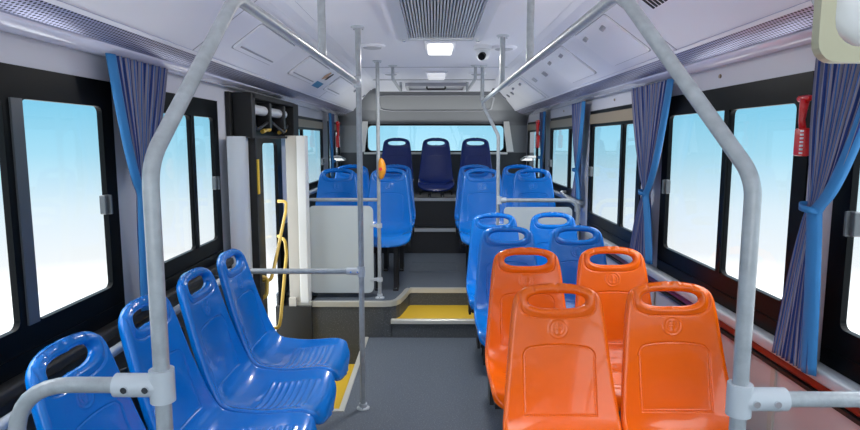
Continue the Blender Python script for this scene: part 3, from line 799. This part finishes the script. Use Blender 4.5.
def make_seat(me, short, label, group):
    t = thing('bus_seat', label, 'bus seat', (0, 0, 0), 0, group)
    o = bpy.data.objects.new('seat_shell', me); C.objects.link(o); o.parent = t
    z0 = .29 if short else 0
    bm = bmesh.new()
    for y in (-.20, -.40): sweep(bm, [(-.165, y, .375), (.165, y, .375)], .013, 10)
    for x in (-.165, .165): sweep(bm, [(x, -.45, .378), (x, -.13, .385)], .013, 10)
    for x in (-.10, .10): sweep(bm, fillet([(x, -.30, .375), (x, -.10, .385), (x, -.062, .48), (x, .005, .74)], .05), .011, 10)
    obj('seat_frame', bm, M['black_steel'], t, smooth=True, auto=50)
    for x in (-.175, .175):
        obj('side_arm', bx(x-.008, x+.008, -.30, -.20, .31, .39, bev=.004), M['black_steel'], t)
    for x in (-.07, .07):
        bm = bmesh.new()
        box(bm, x-.018, x+.018, -.34, -.315, z0, .37, bev=.004); box(bm, x-.018, x+.018, -.215, -.19, z0, .37, bev=.004)
        box(bm, x-.02, x+.02, -.36, -.17, z0, z0+.012)
        lg = obj('leg', bm, M['black_steel'], t)
        for y in (-.35, -.18): obj('foot_bolt', cyl(bmesh.new(), (x, y, z0+.01), (x, y, z0+.022), .009, 8), M['chrome'], lg)
    return t

RY = [2.02, 2.71, 3.40, 4.03]
first_o = None
ol = ['orange bus seat beside the aisle with no other seat in front of it', 'orange bus seat beside the right wall and the near pole, frontmost there',
      'orange bus seat in second row beside the aisle', 'orange bus seat in second row beside the right wall']
k = 0
for r in (0, 1):
    for x in (.419, .815):
        if first_o is None:
            first_o = make_seat(SH, False, ol[0], 'orange bus seats'); first_o.location = (x, RY[r], 0)
        else: dup(first_o, (x, RY[r]+(.03 if x > .6 else 0), 0), 0, label=ol[k])
        k += 1
bl = ['blue bus seat beside the aisle directly behind the orange seats', 'blue bus seat beside the right wall directly behind the orange seats',
      'blue bus seat beside the aisle just in front of the right partition', 'blue bus seat beside the right wall just in front of the right partition']
seatb = None; k = 0
for r in (2, 3):
    for x in (.416, .815):
        if seatb is None:
            seatb = make_seat(SHB, False, bl[0], 'blue bus seats facing forward on the low floor'); seatb.location = (x, RY[r], 0)
        else: dup(seatb, (x-(.01 if r == 3 else 0), RY[r]+(.03 if x > .6 else 0), 0), 0, label=bl[k])
        k += 1
sl = ['blue side seat against left wall, partly covered by the curved side rail', 'blue side seat against left wall crossed by the tall near pole',
      'blue side seat third along left wall, next to the last one', 'blue side seat last in the row on left wall, beside the door step']
for i, y in enumerate((1.42, 1.82, 2.22, 2.62)):
    dup(seatb, (-.925, y, 0), PI/2, label=sl[i], group='blue side seats along the left wall')
pl = [(-.365, 4.90, 'deep blue bus seat beside the aisle behind the left partition'), (-.78, 4.90, 'blue bus seat by the window directly behind the left partition'),
      (.39, 4.90, 'deep blue bus seat beside the aisle behind the right partition'), (.80, 4.90, 'blue bus seat by the window directly behind the right partition'),
      (-.36, 5.60, 'mostly hidden blue aisle seat in second platform row on left'), (-.76, 5.60, 'mostly hidden blue window seat in second platform row on left'),
      (.38, 5.60, 'mostly hidden blue aisle seat in second platform row on right'), (.785, 5.60, 'mostly hidden blue window seat in second platform row on right')]
for x, y, lab in pl: dup(seatb, (x, y, .26), 0, label=lab, group='blue bus seats on the raised platform')
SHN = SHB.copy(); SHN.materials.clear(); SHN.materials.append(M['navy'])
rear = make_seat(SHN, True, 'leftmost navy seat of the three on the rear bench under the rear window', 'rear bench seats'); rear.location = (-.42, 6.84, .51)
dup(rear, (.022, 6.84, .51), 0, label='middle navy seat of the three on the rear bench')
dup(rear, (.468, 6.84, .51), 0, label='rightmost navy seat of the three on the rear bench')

# ------------------------------------------------------------------ curtains
def curtain(side, yt0, yt1, ytie, ybot0, ybot1, ztop, ztie, zbot, x, label, near=-1, pleats=9, amp=.014, band=.03):
    """gathered curtain: pleated cloth, light edge band on the camera side, tie"""
    t = thing('curtain', label, 'curtain', (x, (yt0+yt1)/2, ztop), 0, 'blue and grey pleated curtains')
    o = Vector(t.location)
    zs = np.linspace(ztop, zbot, 46)
    def edges(z):
        if z > ztie:
            k = (z-ztie)/(ztop-ztie)
            n_ = ytie-.022+(yt0-ytie+.022)*(k**.62); f_ = ytie+.022+(yt1-ytie-.022)*(k**.8)
        else:
            k = min(1, (ztie-z)/(ztie-zbot)); k2 = k**.7
            n_ = ytie-.022+(ybot0-ytie+.022)*k2; f_ = ytie+.022+(ybot1-ytie-.022)*k2
        return n_, f_
    NU = pleats*8
    bm = bmesh.new(); uvl = bm.loops.layers.uv.new('UVMap'); grid = []
    rs = [random.uniform(-.3, .3) for _ in range(pleats+2)]
    for z in zs:
        a, b = edges(z); row = []
        wdt = b-a; am = amp*(.55+.45*min(1, wdt/.2))
        for i in range(NU+1):
            u = i/NU; ph = u*pleats+.12*math.sin(z*5+u*7)
            xx = x-side*(.012+am*(1+math.sin(2*PI*ph+rs[int(u*pleats)]*0)))
            row.append(bm.verts.new(Vector((xx, a+wdt*u, z))-o))
        grid.append(row)
    for r in range(len(grid)-1):
        for i in range(NU):
            f = bm.faces.new((grid[r][i], grid[r][i+1], grid[r+1][i+1], grid[r+1][i]))
            for lp, uvv in zip(f.loops, ((i/NU, 0), ((i+1)/NU, 0), ((i+1)/NU, 1), (i/NU, 1))): lp[uvl].uv = (uvv[0]*pleats/8, uvv[1])
    c = obj('cloth', bm, M['curtain'], t, smooth=True)
    sm = c.modifiers.new('t', 'SOLIDIFY'); sm.thickness = .002
    bm = bmesh.new(); g2 = []
    for z in zs:
        a, b = edges(z); bw = band if z > ztie else band*1.3
        if near < 0: y0 = a-.012; y1 = a+bw
        else: y0 = b-bw; y1 = b+.012
        row = []
        for i in range(6):
            u = i/5; row.append(bm.verts.new(Vector((x-side*(.012+amp*.9+.012*math.sin(PI*u)+.012*u), y0+(y1-y0)*u, z))-o))
        g2.append(row)
    for r in range(len(g2)-1):
        for i in range(5): bm.faces.new((g2[r][i], g2[r][i+1], g2[r+1][i+1], g2[r+1][i]))
    c = obj('edge_band', bm, M['band'], t, smooth=True)
    sm = c.modifiers.new('t', 'SOLIDIFY'); sm.thickness = .003
    bm = bmesh.new(); a, b = edges(ztie)
    pts = [Vector((x-side*(.02+amp)+(.014+amp)*math.cos(q_)*1.0, ytie+.030*math.sin(q_), ztie+.006*math.sin(q_)))-o for q_ in np.linspace(0, 2*PI, 25)]
    vs = []
    for p in pts[:-1]: vs.append((bm.verts.new(p-Vector((0, 0, .009))), bm.verts.new(p+Vector((0, 0, .009)))))
    for i in range(len(vs)):
        j = (i+1) % len(vs); bm.faces.new((vs[i][0], vs[j][0], vs[j][1], vs[i][1]))
    c = obj('tieback', bm, M['band'], t, smooth=True); sm = c.modifiers.new('t', 'SOLIDIFY'); sm.thickness = .003
    return t
curtain(1, 1.40, 1.69, 1.655, 1.60, 1.79, 1.69, 1.235, .775, 1.075, 'large tied back striped curtain below the mirror housing, beside the red hammer')
curtain(1, 2.72, 3.28, 3.0, 2.88, 3.2, 1.69, 1.16, .82, 1.085, 'blue curtain on right wall beside the big window, behind the orange seats')
curtain(1, 4.28, 4.66, 4.46, 4.345, 4.56, 1.69, 1.20, .99, 1.085, 'blue curtain on right wall beside the partition')
curtain(1, 5.80, 6.05, 5.95, 5.9, 6.02, 1.69, 1.25, .99, 1.085, 'farthest narrow curtain on right wall, near the rear bench')
curtain(-1, 2.0, 2.44, 2.18, 2.13, 2.27, 1.70, 1.235, .80, -1.09, 'blue curtain on left wall between the windows, behind the near pole')
curtain(-1, 6.16, 6.42, 6.30, 6.22, 6.34, 1.69, 1.2, .99, -1.09, 'narrow far curtain on left wall near the rear bench')

# ------------------------------------------------------------------ emergency hammers
def hammer(side, x, y, z, label, s=1.0):
    t = thing('emergency_hammer', label, 'hammer', (x, y, z), 0, 'red emergency hammers')
    bm = bmesh.new(); box(bm, -.014*s, .014*s, -.032*s, .030*s, -.07*s, .03*s, bev=.008*s); obj('holder', bm, M['red'], t, smooth=True, auto=40)
    bm = sweep(bmesh.new(), [(0, .0, .02*s), (0, .01*s, .06*s), (0, .005*s, .10*s), (0, 0, .135*s)], [.012*s, .011*s, .014*s, .016*s], 12); obj('grip', bm, M['red'], t, smooth=True)
    bm = sweep(bmesh.new(), [(0, .045*s, .135*s), (0, .03*s, .135*s), (0, -.02*s, .135*s), (0, -.035*s, .135*s)], [.004*s, .012*s, .012*s, .009*s], 12); obj('head', bm, M['red'], t, smooth=True, auto=60)
    bm = bmesh.new()
    for i in range(7): box(bm, -side*.016*s-.002, -side*.016*s+.002, -.030*s, -.016*s, (-.062+i*.013)*s, (-.055+i*.013)*s)
    obj('markings', bm, M['whiteplastic'], t)
hammer(1, 1.085, 1.79, 1.43, 'red emergency hammer in its holder beside the large near curtain', .82)
hammer(1, 1.005, 5.88, 1.43, 'tiny far red emergency hammer on right wall beside the narrow curtain', 1.25)
hammer(-1, -1.0, 6.30, 1.43, 'tiny far red emergency hammer in front of the left far curtain', 1.25)

# ------------------------------------------------------------------ driver's inner mirror housing at the top right
t = thing('mirror_housing', 'cream rimmed grey mirror housing hanging at the top right corner', 'mirror', (.70, .93, 1.66))
obj('rim', holed(bmesh.new(), rrect(-.130, .22, -.125, .14, .03), [rrect(-.108, .20, -.103, .12, .04)], lambda u, v, h: (u, h, v), -.012, .006), M['cream'], t)
bm = bmesh.new(); bmesh.ops.create_uvsphere(bm, u_segments=32, v_segments=20, radius=1, matrix=Matrix.Translation((.06, .022, .035)) @ Matrix.Diagonal((.20, .05, .16, 1)))
obj('mirror_back', bm, M['mirrorgrey'], t, smooth=True)
obj('bracket', tube([(.05, .02, .1), (.05, .02, .33)], .012), M['black_steel'], t)
